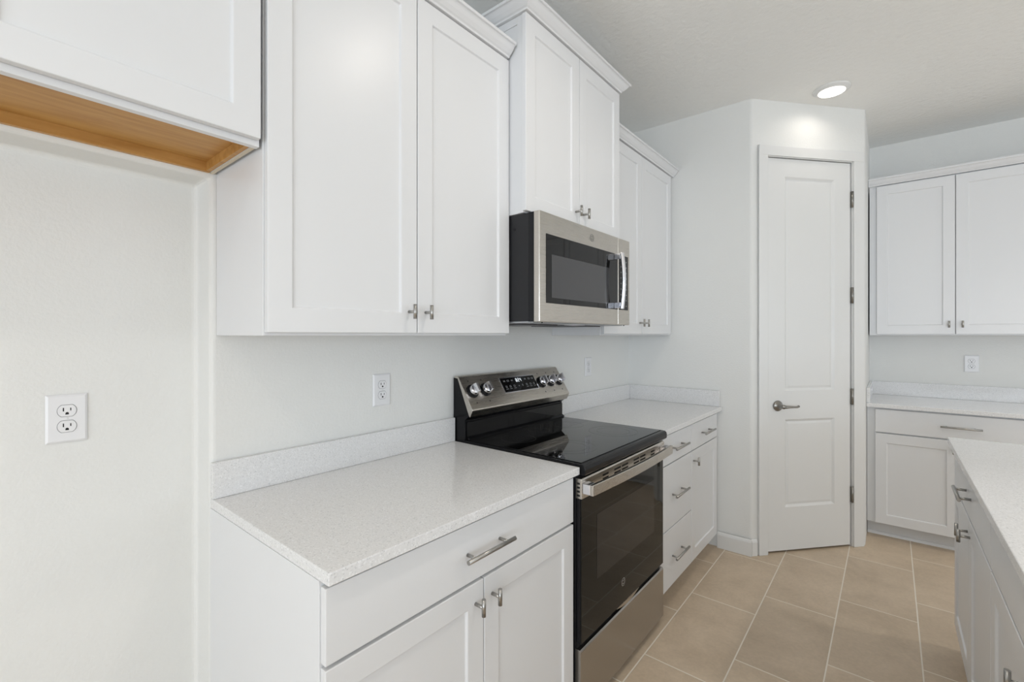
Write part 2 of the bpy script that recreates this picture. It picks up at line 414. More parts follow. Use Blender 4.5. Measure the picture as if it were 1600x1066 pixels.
# the leaf with its two moulded panels
L0, L1, LZ0, LZ1, FD = JO0 + 0.003, JO1 - 0.011, 0.014, JZ - 0.006, 0.000
pan = [(0.285, 0.842), (1.023, 2.380)]; ps0, ps1 = L0 + 0.124, L1 - 0.117
m = MB(RUN_D); sx = [L0, ps0, ps1, L1]; zx = [LZ0, pan[0][0], pan[0][1], pan[1][0], pan[1][1], LZ1]
for i in range(3):
    for k in range(5):
        if i == 1 and k in (1, 3):
            a = (sx[i], sx[i + 1], zx[k], zx[k + 1]); rings = []
            for off, dep in ((0, 0), (0.012, -0.009), (0.016, -0.010), (0.030, -0.006)):
                rings.append([(a[0] + off, FD + dep, a[2] + off), (a[1] - off, FD + dep, a[2] + off), (a[1] - off, FD + dep, a[3] - off), (a[0] + off, FD + dep, a[3] - off)])
            vsn = sum(rings, []); fs = []
            for r_ in range(3):
                for q in range(4): j = (q + 1) % 4; fs.append((r_ * 4 + q, r_ * 4 + j, r_ * 4 + 4 + j, r_ * 4 + 4 + q))
            fs.append((12, 13, 14, 15)); m.add(vsn, fs)
        else:
            m.add([(sx[i], FD, zx[k]), (sx[i + 1], FD, zx[k]), (sx[i + 1], FD, zx[k + 1]), (sx[i], FD, zx[k + 1])], [(0, 1, 2, 3)])
bk = FD - 0.035
m.add([(L0, FD, LZ0), (L1, FD, LZ0), (L1, FD, LZ1), (L0, FD, LZ1), (L0, bk, LZ0), (L1, bk, LZ0), (L1, bk, LZ1), (L0, bk, LZ1)],
      [(0, 1, 5, 4), (1, 2, 6, 5), (2, 3, 7, 6), (3, 0, 4, 7), (4, 5, 6, 7)])
m.build('door_leaf', 'trim', dt)
for z in (0.342, 0.977, 1.634, 2.257):
    h = MB(RUN_D); h.box(JO1 - 0.012, JO1 + 0.002, -0.004, 0.006, z - 0.050, z + 0.050)
    h.cyl((JO1 - 0.004, 0.010, z - 0.052), (JO1 - 0.004, 0.010, z + 0.052), 0.0065, n=14)
    for q in (-0.03, -0.01, 0.01, 0.03): h.cyl((JO1 - 0.004, 0.010, z + q - 0.0008), (JO1 - 0.004, 0.010, z + q + 0.0008), 0.0070, n=14)
    h.build('hinge', 'pewter', dt)
hs, hz = 0.184, 0.930
h = MB(RUN_D)
h.lathe((hs, 0.0, hz), (0, 1, 0), [(0, 0), (0, 0.033), (0.004, 0.034), (0.009, 0.031), (0.013, 0.026), (0.016, 0.020), (0.030, 0.013), (0.045, 0.0125), (0.052, 0.014), (0.060, 0.012), (0.063, 0.0)])
h.build('door_rose', 'pewter', dt)
h = MB(RUN_D)
h.sweep([(hs - 0.004, 0.052, hz), (hs + 0.02, 0.054, hz - 0.002), (hs + 0.045, 0.056, hz - 0.001), (hs + 0.07, 0.056, hz - 0.002), (hs + 0.092, 0.055, hz - 0.003), (hs + 0.106, 0.052, hz + 0.001), (hs + 0.113, 0.050, hz + 0.002)],
        [0.011, 0.0095, 0.0075, 0.0062, 0.0060, 0.0078, 0.004])
h.build('door_lever', 'pewter', dt)

# ------------------------------------------------------------------ cabinets
def bar_pull(T, parent, s, d, z, L=0.188, horiz=True):
    m = MB(T); c = 0.128 / 2 if L > 0.15 else L * 0.33
    m.cyl((s - L / 2, d + 0.033, z), (s + L / 2, d + 0.033, z), 0.006, n=18)
    for q in (-c, c): m.cyl((s + q, d, z), (s + q, d + 0.033, z), 0.0048, n=14)
    return m.build('bar_handle', 'nickel', parent)
def t_knob(T, parent, s, d, z):
    m = MB(T)
    m.cyl((s, d + 0.030, z - 0.0225), (s, d + 0.030, z + 0.0225), 0.0058, n=18)
    m.cyl((s, d, z), (s, d + 0.030, z), 0.0048, n=14)
    return m.build('knob', 'nickel', parent)
CROWN = [(0, 0), (0.006, 0.000), (0.008, 0.006), (0.014, 0.010), (0.024, 0.020), (0.032, 0.031), (0.036, 0.035), (0.043, 0.036), (0.043, 0.047), (0, 0.047)]
def crown(T, parent, s0, s1, d, z, m0=0.0, m1=0.0, scale=1.0):
    pr = [(d - 0.03, z)] + [(d + a * scale, z + b * scale) for a, b in CROWN] 
    pr = [(d - 0.03, z)] + [(d + a * scale, z + b * scale) for a, b in CROWN[1:-1]] + [(d - 0.03, z + 0.047 * scale)]
    m = MB(T)
    n = len(pr)
    vs = [(s0 - m0 * (q - d), q, zz) for q, zz in pr] + [(s1 + m1 * (q - d), q, zz) for q, zz in pr]
    m.add(vs, [(i, (i + 1) % n, n + (i + 1) % n, n + i) for i in range(n)] + [tuple(range(n)), tuple(range(2 * n - 1, n - 1, -1))])
    return m
def upper(T, s0, s1, depth, z0, z1, ndoor, label, knobs=True, crown_end=(0, 0), dz0=None, dz1=None, ds=None, group=None, crz=None):
    base = T((s0 + s1) / 2, depth / 2, z0)
    t = thing('wall_cabinet', base, label, 'cabinet', group)
    MB(T).box(s0, s1, 0.001, depth, z0, z1).build('cabinet_body', 'cab', t, 0.0015)
    dz0 = z0 + 0.008 if dz0 is None else dz0; dz1 = z1 - 0.015 if dz1 is None else dz1
    a, b = ds if ds else (s0 + 0.003, s1 - 0.003)
    wd = (b - a - 0.004 * (ndoor - 1)) / ndoor
    for i in range(ndoor):
        x0 = a + i * (wd + 0.004); x1 = x0 + wd
        dr = MB(T).shaker(x0, x1, dz0, dz1, depth + 0.001, depth + 0.020).build('door', 'cab', t, 0.0018)
        if knobs:
            ks = x1 - 0.031 if i % 2 == 0 else x0 + 0.031
            t_knob(T, dr, ks, depth + 0.020, dz0 + 0.066)
    return t
# tall pair right of the alcove
L1 = upper(RUN_L, 0.012, 0.926, 0.310, 1.375, 2.47, 2, 'tall white two-door wall cabinet left of the microwave, above the near counter')
crown(RUN_L, L1, 0.012, 0.917, 0.330, 2.460).build('crown_moulding', 'cab', L1, 0.0008)
# above the refrigerator alcove
FR = thing('wall_cabinet', RUN_L(-0.48, 0.15, 1.835), 'short white cabinet with exposed maple underside above the empty fridge alcove', 'cabinet')
FZ = 1.834
m = MB(RUN_L)
m.box(-0.965, 0.004, 0.292, 0.310, FZ - 0.004, 2.47)                       # face frame
m.box(-0.965, -0.950, 0.001, 0.292, FZ, 2.47); m.box(-0.006, 0.004, 0.001, 0.292, FZ, 2.47); m.box(-0.950, -0.006, 0.001, 0.292, 2.45, 2.47)
m.build('cabinet_body', 'cab', FR, 0.001)
m = MB(RUN_L); m.box(-0.949, -0.0075, 0.0135, 0.291, FZ + 0.026, FZ + 0.038)
m.box(-0.949, -0.0075, 0.001, 0.0135, FZ, FZ + 0.038); m.box(-0.0175, -0.0070, 0.0135, 0.291, FZ + 0.001, FZ + 0.026); m.box(-0.949, -0.938, 0.0135, 0.291, FZ + 0.001, FZ + 0.026)
m.build('underside_panel', 'maple', FR, label='unpainted maple underside')
MB(RUN_L).box(-0.0058, 0.0035, 0.003, 0.290, FZ - 0.0012, FZ - 0.0002).build('edge_strip', 'raw', FR, label='raw unpainted bottom edge of the side')
for x0, x1 in ((-0.957, -0.484), (-0.480, 0.000)):
    dr = MB(RUN_L).shaker(x0, x1, FZ + 0.010, 2.455, 0.311, 0.330).build('door', 'cab', FR, 0.0018)
crown(RUN_L, FR, -0.965, 0.011, 0.330, 2.460).build('crown_moulding', 'cab', FR, 0.0008)
# over the microwave
MD = 0.400
MC = upper(RUN_L, 0.928, 1.692, MD, 1.848, 2.63, 2, 'deeper and higher white wall cabinet directly above the microwave', ds=(0.914, 1.694), dz0=1.852, dz1=2.606)
for y0_, y1_ in ((0.9235, 0.9279), (1.6921, 1.6955)):
    MB(RUN_L).box(y0_, y1_, 0.001, MD - 0.0305, 2.582, 2.611).build('side_rail', 'cab', MC)
    MB(RUN_L).box(y0_, y1_, MD - 0.030, MD, 1.848, 2.611).build('side_stile', 'cab', MC)
pr = [(0, 0)] + CROWN[1:-1] + [(0, 0.047)]
cz = 2.612; fx = MD + 0.020; y0, y1 = 0.918, 1.697
m = MB(); n = len(CROWN)
rows = []
for a, b in CROWN: rows.append([(0.001, y0 - a, cz + b), (fx + a, y0 - a, cz + b), (fx + a, y1 + a, cz + b), (0.001, y1 + a, cz + b)])
for i in range(n - 1):
    for k in range(3):
        m.add([rows[i][k], rows[i][k + 1], rows[i + 1][k + 1], rows[i + 1][k]], [(0, 1, 2, 3)])
m.add([rows[0][0], rows[0][1], rows[0][2], rows[0][3]], [(0, 1, 2, 3)]); m.add([rows[-1][0], rows[-1][1], rows[-1][2], rows[-1][3]], [(0, 1, 2, 3)])
m.build('crown_moulding', 'cab', MC, 0.0008)
# right of the microwave
RC = upper(RUN_L, 1.697, 2.686, 0.310, 1.375, 2.47, 2, 'tall white two-door wall cabinet right of the microwave, next to the pantry wall', ds=(1.700, 2.650))
crown(RUN_L, RC, 1.697, 2.687, 0.330, 2.462).build('crown_moulding', 'cab', RC, 0.0008)
# far wall pairs
FC = upper(RUN_B, 1.368, 2.243, 0.310, 1.375, 2.47, 2, 'white two-door wall cabinet on the far wall, right of the pantry door', ds=(1.410, 2.240))
crown(RUN_B, FC, 1.362, 2.243, 0.330, 2.462).build('crown_moulding', 'cab', FC, 0.0008)
FC2 = upper(RUN_B, 2.246, 3.16, 0.310, 1.375, 2.47, 2, 'white two-door wall cabinet continuing the far wall run beyond the first pair')
crown(RUN_B, FC2, 2.246, 3.16, 0.330, 2.462).build('crown_moulding', 'cab', FC2, 0.0008)

CZT = 0.887                                        # top of base cabinets
def base_cab(T, s0, s1, label, depth=0.61, kick=0.075, back=0.001, shoe=False):
    t = thing('base_cabinet', T((s0 + s1) / 2, depth / 2, 0), label, 'cabinet')
    MB(T).box(s0, s1, back, depth, 0.102, CZT).build('cabinet_body', 'cab', t, 0.0012)
    MB(T).box(s0 + 0.001, s1 - 0.001, back, depth - kick, 0.0, 0.102).build('toe_kick', 'cab', t)
    if shoe: MB(T).prism([(depth - kick, 0.0), (depth - kick + 0.012, 0.0), (depth - kick + 0.010, 0.010), (depth - kick + 0.004, 0.018), (depth - kick, 0.02)], s0 + 0.001, s1 - 0.001).build('shoe_moulding', 'cab', t)
    return t
def drawer(T, t, s0, s1, z0, z1, depth=0.61, L=0.188, handle=True):
    d = MB(T).box(s0, s1, depth + 0.001, depth + 0.020, z0, z1).build('drawer', 'cab', t, 0.0018)
    if handle: bar_pull(T, d, (s0 + s1) / 2, depth + 0.020, (z0 + z1) / 2 + (0.0 if z1 - z0 < 0.2 else 0.0), L)
    return d
def bdoor(T, t, s0, s1, z0, z1, knob, depth=0.61):
    d = MB(T).shaker(s0, s1, z0, z1, depth + 0.001, depth + 0.020).build('door', 'cab', t, 0.0018)
    if knob: t_knob(T, d, s1 - 0.031 if knob == 'R' else s0 + 0.031, depth + 0.020, z1 - 0.056)
    return d
ZD0, ZD1, DT, DB = 0.722, 0.876, 0.713, 0.106
B1 = base_cab(RUN_L, -0.004, 0.920, 'white base cabinet with one wide drawer over two doors, left of the range')
drawer(RUN_L, B1, -0.001, 0.914, ZD0, ZD1); bdoor(RUN_L, B1, -0.001, 0.4535, DB, DT, 'R'); bdoor(RUN_L, B1, 0.4575, 0.914, DB, DT, 'L')
B2 = base_cab(RUN_L, 1.700, 2.152, 'narrow white base cabinet with a stack of three drawers, right of the range')
drawer(RUN_L, B2, 1.703, 2.150, ZD0 + 0.008, ZD1); drawer(RUN_L, B2, 1.703, 2.150, 0.404, ZD0 + 0.002); drawer(RUN_L, B2, 1.703, 2.150, DB, 0.398)
B3 = base_cab(RUN_L, 2.154, 2.687, 'white base cabinet with one drawer over one door, beside the pantry wall')
drawer(RUN_L, B3, 2.156, 2.640, ZD0 + 0.008, ZD1); bdoor(RUN_L, B3, 2.156, 2.640, DB, ZD0 + 0.002, 'L')
B4 = base_cab(RUN_B, 1.362, 2.243, 'white base cabinet with one wide drawer against the far wall, right of the pantry door', shoe=True)
drawer(RUN_B, B4, 1.408, 2.240, ZD0, ZD1); bdoor(RUN_B, B4, 1.408, 1.822, DB, DT, 'R'); bdoor(RUN_B, B4, 1.826, 2.240, DB, DT, 'L')
B5 = base_cab(RUN_B, 2.245, 3.16, 'white base cabinet continuing the far wall run beyond the first', shoe=True)
drawer(RUN_B, B5, 2.248, 3.157, ZD0, ZD1); bdoor(RUN_B, B5, 2.248, 2.70, DB, DT, 'R'); bdoor(RUN_B, B5, 2.704, 3.157, DB, DT, 'L')
# island cabinets
DI = XI - 1.725
I1 = base_cab(RUN_I, 1.391, 2.335, 'white island cabinet at the far end, one wide drawer over two doors', depth=DI)
drawer(RUN_I, I1, 1.394, 2.332, ZD0, ZD1, DI); bdoor(RUN_I, I1, 1.861, 2.332, DB, DT, 'L', DI); bdoor(RUN_I, I1, 1.394, 1.857, DB, DT, 'R', DI)
I2 = base_cab(RUN_I, 0.405, 1.389, 'white island cabinet nearest the viewer in the right corner, plain front panel over its doors', depth=DI)
drawer(RUN_I, I2, 0.408, 1.386, ZD0, ZD1, DI, handle=False); bdoor(RUN_I, I2, 0.897, 1.386, DB, DT, 'L', DI); bdoor(RUN_I, I2, 0.408, 0.893, DB, DT, 'R', DI)
I3 = base_cab(RUN_I, 0.05, 0.403, 'narrow white island cabinet at the near end beside the camera', depth=DI)
drawer(RUN_I, I3, 0.053, 0.400, ZD0, ZD1, DI); bdoor(RUN_I, I3, 0.053, 0.400, DB, DT, 'R', DI)
tag(MB().box(XI + 0.002, XI + 0.02, 0.05, 2.335, 0.0, CZT).build('island_back_panel', 'cab', None, 0.001), 'white panel closing the back of the island', 'panel')

# ------------------------------------------------------------------ worktops
WT0, WT1 = 0.888, 0.914
t = thing('worktop', (0.32, 0.46, WT0), 'white speckled quartz worktop with low upstand, left of the range', 'worktop')
MB().box(0.001, 0.648, -0.004, 0.927, WT0, WT1).build('slab', 'quartz', t, 0.002)
MB().box(0.001, 0.020, -0.004, 0.927, WT1 + 0.0003, 1.016).build('upstand', 'quartz', t, 0.0015)
t = thing('worktop', (0.32, 2.2, WT0), 'white speckled quartz worktop in the corner between range and pantry wall', 'worktop')
MB().box(0.001, 0.648, 1.694, 2.688, WT0, WT1).build('slab', 'quartz', t, 0.002)
MB().box(0.001, 0.020, 1.694, 2.688, WT1 + 0.0003, 1.016).build('upstand', 'quartz', t, 0.0015)
MB().box(0.0203, 0.635, 2.669, 2.688, WT1 + 0.0003, 1.016).build('end_upstand', 'quartz', t, 0.0015)
t = thing('worktop', (2.3, YB - 0.32, WT0), 'white speckled quartz worktop along the far wall, right of the pantry door', 'worktop')
MB(RUN_B).box(1.361, 3.19, 0.001, 0.655, WT0, WT1).build('slab', 'quartz', t, 0.002)
MB(RUN_B).box(1.361, 3.19, 0.001, 0.020, WT1 + 0.0003, 1.016).build('upstand', 'quartz', t, 0.0015)
MB(RUN_B).box(1.361, 1.380, 0.0203, 0.640, WT1 + 0.0003, 1.016).build('end_upstand', 'quartz', t, 0.0015)
o = MB().box(1.687, 2.72, 0.0, 2.400, WT0, WT1).build('island_worktop', 'quartz', None, 0.002)
tag(o, 'large white speckled quartz worktop of the island in the right foreground', 'worktop')

# ------------------------------------------------------------------ wall outlets
def outlet(T, s, z, label):
    W_, H_ = 0.0385, 0.060
    t = thing('wall_outlet', T(s, 0, z), label, 'outlet', 'duplex wall outlets')
    m = MB(T); a = [(s - W_, 0.0008, z - H_), (s + W_, 0.0008, z - H_), (s + W_, 0.0008, z + H_), (s - W_, 0.0008, z + H_)]
    b = [(s - W_, 0.003, z - H_), (s + W_, 0.003, z - H_), (s + W_, 0.003, z + H_), (s - W_, 0.003, z + H_)]
    c = [(s - W_ + 0.005, 0.0065, z - H_ + 0.005), (s + W_ - 0.005, 0.0065, z - H_ + 0.005), (s + W_ - 0.005, 0.0065, z + H_ - 0.005), (s - W_ + 0.005, 0.0065, z + H_ - 0.005)]
    fs = [(0, 1, 2, 3), (8, 9, 10, 11)]
    for k in (0, 4):
        for i in range(4): fs.append((k + i, k + (i + 1) % 4, k + 4 + (i + 1) % 4, k + 4 + i))
    m.add(a + b + c, fs); m.build('cover_plate', 'plastic', t, 0.0015)
    for q in (0.0195, -0.0195):
        r, hh = 0.0172, 0.0142; pts = []
        for i in range(48):
            an = 2 * math.pi * i / 48; px, pz = r * math.cos(an), r * math.sin(an); pts.append((px, max(-hh, min(hh, pz))))
        # dark seam around the face, then the face itself
        m = MB(T); n = len(pts)
        m.add([(s + p * 1.07, 0.0067, z + q + v * 1.08) for p, v in pts], [tuple(range(n))]); 
        seam = m
        m = MB(T); m.add([(s + p, 0.0050, z + q + v) for p, v in pts] + [(s + p, 0.0085, z + q + v) for p, v in pts],
              [(i, (i + 1) % n, n + (i + 1) % n, n + i) for i in range(n)] + [tuple(range(n, 2 * n))])
        rc = m.build('receptacle', 'plastic', t, 0.0006)
        seam.build('seam', M['seam'], rc)
        m = MB(T)
        m.box(s - 0.0078, s - 0.0056, 0.0083, 0.0088, z + q - 0.001, z + q + 0.0078)
        m.box(s + 0.0056, s + 0.0076, 0.0083, 0.0088, z + q + 0.000, z + q + 0.0070)
        gp = [(0.0032 * math.cos(x * math.pi / 8), 0.0034 * math.sin(x * math.pi / 8)) for x in range(9)]
        gp = [(-0.0032, -0.0026)] + gp[::-1] + [(0.0032, -0.0026)]
        m.add([(s + p, 0.0088, z + q - 0.0068 + v) for p, v in gp], [tuple(range(len(gp)))])
        m.build('slots', 'slot', rc)
    MB(T).lathe((s, 0.0062, z), (0, 1, 0), [(0, 0.0026), (0.0010, 0.0026), (0.0016, 0.0018), (0.0018, 0)], 14).build('screw', 'plastic', t)
    return t
M['seam'] = simple('outlet_seam', (0.30, 0.30, 0.31, 1), 0.6)
outlet(lambda s, d, z: (d - AD, s, z), -0.285, 1.168, 'white duplex outlet low in the empty fridge alcove at the far left')
outlet(RUN_L, 0.563, 1.170, 'white duplex outlet above the near worktop, left of the range')
outlet(RUN_L, 2.100, 1.175, 'white duplex outlet on the wall right of the range, under the wall cabinet')
outlet(RUN_B, 1.933, 1.172, 'white duplex outlet on the far wall above the far worktop')

# ------------------------------------------------------------------ recessed ceiling lights
def can(x, y, p, label):
    t = thing('recessed_light', (x, y, ZC), label, 'ceiling light', 'recessed ceiling lights')
    MB().lathe((x, y, ZC), (0, 0, -1), [(0.0, 0.096), (0.004, 0.096), (0.008, 0.092), (0.017, 0.078), (0.019, 0.073), (0.017, 0.0695), (0.0, 0.069)], 48).build('trim_ring', 'trim', t)
    MB().lathe((x, y, ZC), (0, 0, -1), [(0.0, 0.0685), (0.0175, 0.0685), (0.0190, 0.060), (0.0195, 0.0)], 40).build('diffuser', 'lens', t, label='glowing white diffuser')
    l = area('lamp', (0, 0, -0.024), (0, 0, 0), 0.12, 0, p, (1.0, 0.92, 0.83), 150 if y > 2 and x < 2 else (160 if x < 2 and y > 0 else 115), 'DISK'); l.parent = t
    return t
places = ['round recessed ceiling light in front of the pantry door', 'round recessed ceiling light over the aisle by the range', 'added unseen recessed ceiling light over the aisle behind the camera',
          'added unseen recessed ceiling light beyond the far end of the island', 'added unseen recessed ceiling light over the island', 'added unseen recessed ceiling light behind the island', 'added unseen recessed ceiling light by the far right window', 'added unseen recessed ceiling light by the near right window']
for (x, y, p), lb in zip(CANS, places): can(x, y, p, lb)

# ------------------------------------------------------------------ range
RG = thing('range', (0.33, 1.31, 0), 'black and stainless electric range between the two worktops', 'range')
RY0, RY1 = 0.932, 1.688
MB().box(0.012, 0.628, RY0, RY1, 0.030, 0.893).build('oven_body', 'blackmatte', RG, 0.002)
for x in (0.06, 0.58):
    for y in (RY0 + 0.04, RY1 - 0.04):
        MB().lathe((x, y, 0), (0, 0, 1), [(0, 0), (0, 0.018), (0.012, 0.018), (0.014, 0.010), (0.034, 0.010)], 16).build('foot', 'blackmatte', RG)
# ceramic cooktop with rounded front lip
m = MB(RUN_L)
m.prism([(0.070, 0.894), (0.640, 0.894), (0.640, 0.884), (0.662, 0.884), (0.667, 0.890), (0.668, 0.905), (0.665, 0.916), (0.658, 0.921), (0.645, 0.9225), (0.070, 0.9225)], RY0 - 0.001, RY1 + 0.001)
ck = m.build('cooktop_frame', 'black', RG, 0.0015)
MB().box(0.085, 0.643, RY0 + 0.012, RY1 - 0.012, 0.9226, 0.9252).build('cooktop_glass', 'glass', RG, 0.001)
for x, y, r, dbl in ((0.235, 1.100, 0.075, 0), (0.235, 1.500, 0.075, 0), (0.480, 1.115, 0.112, 0.075), (0.480, 1.505, 0.112, 0.075), (0.200, 1.300, 0.050, 0)):
    m = MB().ring((x, y, 0.92545), (1, 0, 0), (0, 1, 0), r, r + 0.0016, 64)
    if dbl: m.ring((x, y, 0.92545), (1, 0, 0), (0, 1, 0), dbl, dbl + 0.0012, 64)
    m.build('burner_ring', 'ring', RG)
# backguard
m = MB(RUN_L); m.prism([(0.004, 0.895), (0.074, 0.895), (0.074, 1.008), (0.084, 1.016), (0.100, 1.030), (0.030, 1.186), (0.004, 1.188)], RY0, RY1)
bg = m.build('backguard', 'black', RG, 0.001)
m = MB(RUN_L); m.prism([(0.0745, 0.930), (0.080, 0.930), (0.080, 0.999), (0.0745, 1.001)], RY0 + 0.010, RY1 - 0.004)
m.build('riser_panel', 'glass', bg, 0.001)
m = MB(RUN_L); m.prism([(0.0745, 0.9255), (0.094, 0.9255), (0.094, 0.929), (0.082, 0.938), (0.0745, 0.940)], RY0 + 0.010, RY1 - 0.004)
m.build('riser_ledge', 'black', bg)
# stainless console: slanted face wrapped at both ends
m = MB(RUN_L)
m.prism([(0.030, 1.1865), (0.100, 1.0305), (0.106, 1.024), (0.122, 1.054), (0.121, 1.060), (0.036, 1.193), (0.030, 1.197), (0.010, 1.197), (0.010, 1.1885)], RY0 - 0.002, RY1 + 0.002)
co = m.build('control_console', 'steel', RG, 0.002)
SL = Vector((0.121 - 0.036, 0, 1.060 - 1.193)).normalized()          # down the slope
NM = Vector((-SL.z, 0, SL.x)).normalized()                             # out of the slope
OC = Vector((0.036, 0, 1.193))
def RUN_C(s, d, q):                                                    # s along y, d out of the face, q down the slope
    p = OC + SL * q + NM * d; return (p.x, s, p.z)
m = MB(RUN_C).box(1.178, 1.448, 0.0002, 0.0022, 0.026, 0.108); sc = m.build('display_bezel', 'chrome', co, 0.0006)
m = MB(RUN_C).box(1.182, 1.444, 0.0018, 0.0028, 0.030, 0.104); sc = m.build('display', 'glass', co)
def glyph(m, s, q, w_, h_, kind, d=0.0030):
    t_ = 0.0014
    if kind == 'bar': m.box(s - w_ / 2, s + w_ / 2, d, d + 0.0002, q - t_, q + t_)
    elif kind == 'txt':
        x = s - w_ / 2
        while x < s + w_ / 2: m.box(x, x + 0.0016, d, d + 0.0002, q - h_ / 2, q + h_ / 2); m.box(x, x + 0.0024, d, d + 0.0002, q - h_ / 2, q - h_ / 2 + 0.0009); x += 0.0036
    elif kind == 'box':
        for a in (-1, 1):
            m.box(s + a * w_ / 2 - 0.0007, s + a * w_ / 2 + 0.0007, d, d + 0.0002, q - h_ / 2, q + h_ / 2)
            m.box(s - w_ / 2, s + w_ / 2, d, d + 0.0002, q + a * h_ / 2 - 0.0007, q + a * h_ / 2 + 0.0007)
def icon(*a):
    m = MB(RUN_C); glyph(m, *a); m.build('touch_icon', 'icon', sc)
for i, s in enumerate((1.205, 1.232, 1.262)): icon(s, 0.046, 0.013, 0.007, 'box' if i == 1 else 'txt')
for i, s in enumerate((1.366, 1.396, 1.424)): icon(s, 0.046, 0.013, 0.007, 'txt' if i == 0 else 'box')
for s in (1.205, 1.234, 1.264, 1.362, 1.392, 1.422):
    icon(s, 0.076, 0.010, 0.008, 'box'); icon(s, 0.088, 0.016, 0.003, 'txt')
icon(1.300, 0.079, 0.007, 0.006, 'txt'); icon(1.328, 0.077, 0.004, 0.009, 'box')
m = MB(RUN_C)
SEG = {'8': 'abcdefg', '2': 'abged', '4': 'fgbc', '1': 'bc'}
def digit(ch, s, q, w_=0.008, h_=0.017):
    tk = 0.0013; z0, z1, zm = q - h_ / 2, q + h_ / 2, q; a0, a1 = s - w_ / 2, s + w_ / 2
    D = dict(a=(a0, a1, z0 - tk, z0 + tk), g=(a0, a1, zm - tk, zm + tk), d=(a0, a1, z1 - tk, z1 + tk), f=(a0 - tk, a0 + tk, z0, zm), b=(a1 - tk, a1 + tk, z0, zm), e=(a0 - tk, a0 + tk, zm, z1), c=(a1 - tk, a1 + tk, zm, z1))
    for k in SEG[ch]: a, b, c, e = D[k]; m.box(a, b, 0.0030, 0.0033, c, e)
digit('8', 1.296, 0.047); digit('2', 1.312, 0.047); digit('4', 1.328, 0.047); 
m.box(1.3035, 1.3050, 0.0030, 0.0033, 0.043, 0.045); m.box(1.3035, 1.3050, 0.0030, 0.0033, 0.049, 0.051)
m.build('clock_digits', 'clock', sc)
for s in (0.975, 1.058, 1.488, 1.567, 1.645):
    m = MB(RUN_C); m.ring((s, 0.0008, 0.024), (1, 0, 0), (0, 0, 1), 0.0016, 0.0036, 16); m.build('dial_marking', 'mark', co)
    m = MB(RUN_C); m.box(s - 0.0022, s + 0.0022, 0.0004, 0.0008, 0.127, 0.134); m.build('dial_marking', 'mark', co)
for s in (0.975, 1.058, 1.488, 1.567, 1.645):
    q = 0.075
    m = MB(RUN_C); m.lathe((s, 0, q), (0, 1, 0), [(0, 0.0), (0, 0.031), (0.005, 0.031), (0.007, 0.029), (0.007, 0)], 32)
    sk = m.build('dial_skirt', 'black', co)
    m = MB(RUN_C); m.lathe((s, 0.007, q), (0, 1, 0), [(0, 0.0), (0, 0.0245), (0.010, 0.0235), (0.018, 0.0215), (0.020, 0.019), (0.0205, 0.0)], 32)
    kb = m.build('dial', 'chrome', co, label='silver control dial')
    m = MB(RUN_C); g = 0.0072
    m.add([(s - g, 0.027, q - 0.023), (s + g, 0.027, q - 0.023), (s + g, 0.027, q + 0.023), (s - g, 0.027, q + 0.023),
           (s - g * .75, 0.046, q - 0.020), (s + g * .75, 0.046, q - 0.020), (s + g * .75, 0.046, q + 0.020), (s - g * .75, 0.046, q + 0.020)],
          [(0, 1, 2, 3), (4, 5, 6, 7), (0, 1, 5, 4), (1, 2, 6, 5), (2, 3, 7, 6), (3, 0, 4, 7)])
    m.build('dial_grip', 'chrome', kb, 0.0015)
# vent strip under the cooktop: stainless with slots
VF = 0.654
m = MB(RUN_L); m.prism([(0.629, 0.800), (VF, 0.800), (VF, 0.866), (VF - 0.004, 0.872), (0.629, 0.872)], RY0 - 0.001, RY1 + 0.001)
vp = m.build('vent_strip', 'steel', RG, 0.0015)
m = MB(RUN_L)
for a, b in ((1.082, 1.128), (1.176, 1.232), (1.241, 1.298), (1.352, 1.405), (1.416, 1.470), (1.530, 1.572)):
    for zz in (0.822, 0.836, 0.850): m.box(a, b, VF - 0.002, VF + 0.0004, zz - 0.0035, zz + 0.0035)
for zz in (0.812, 0.826, 0.840, 0.854): m.box(RY0 - 0.0016, RY0 + 0.001, 0.634, 0.646, zz - 0.0035, zz + 0.0035)
m.build('vent_slots', 'slot', vp)
# oven door
dm = MB(RUN_L); dm.box(RY0 + 0.001, RY1 - 0.001, 0.630, 0.644, 0.288, 0.798); od = dm.build('oven_door', 'blackmatte', RG, 0.002)
MB(RUN_L).box(RY0 + 0.003, RY1 - 0.003, 0.6445, 0.6500, 0.290, 0.796).build('door_glass', 'oven_glass', od, 0.001)
MB(RUN_L).box(1.045, 1.575, 0.6500, 0.6508, 0.475, 0.715).build('door_window', 'window_glass', od, 0.0002)
def emblem(T, s, d, z, r, parent, mat, matin):
    m = MB(T)
    m.ring((s, d, z), (1, 0, 0), (0, 0, 1), r * 0.84, r, 40)
    # curled strokes inside the round emblem
    def arc(cx, cz, rr, a0, a1, wd, n=14):
        vs = []
        for i in range(n + 1):
            a = R(a0 + (a1 - a0) * i / n)
            for q in (rr - wd, rr + wd): vs.append((s + cx + q * math.cos(a), d, z + cz + q * math.sin(a)))
        m.add(vs, [(2 * i, 2 * i + 1, 2 * i + 3, 2 * i + 2) for i in range(n)])
    k = r
    arc(-0.26 * k, 0.05 * k, 0.34 * k, 40, 330, 0.055 * k); arc(0.28 * k, 0.22 * k, 0.22 * k, -60, 230, 0.055 * k)
    arc(0.26 * k, -0.22 * k, 0.26 * k, -220, 60, 0.055 * k); arc(-0.05 * k, -0.42 * k, 0.16 * k, 90, 330, 0.05 * k)
    for q in range(4): arc(0.56 * k * math.cos(R(90 * q + 45)), 0.56 * k * math.sin(R(90 * q + 45)), 0.14 * k, 90 * q - 10, 90 * q + 120, 0.04 * k, 8)
    e = m.build('emblem', mat, parent, label='round monogram emblem')
    return e
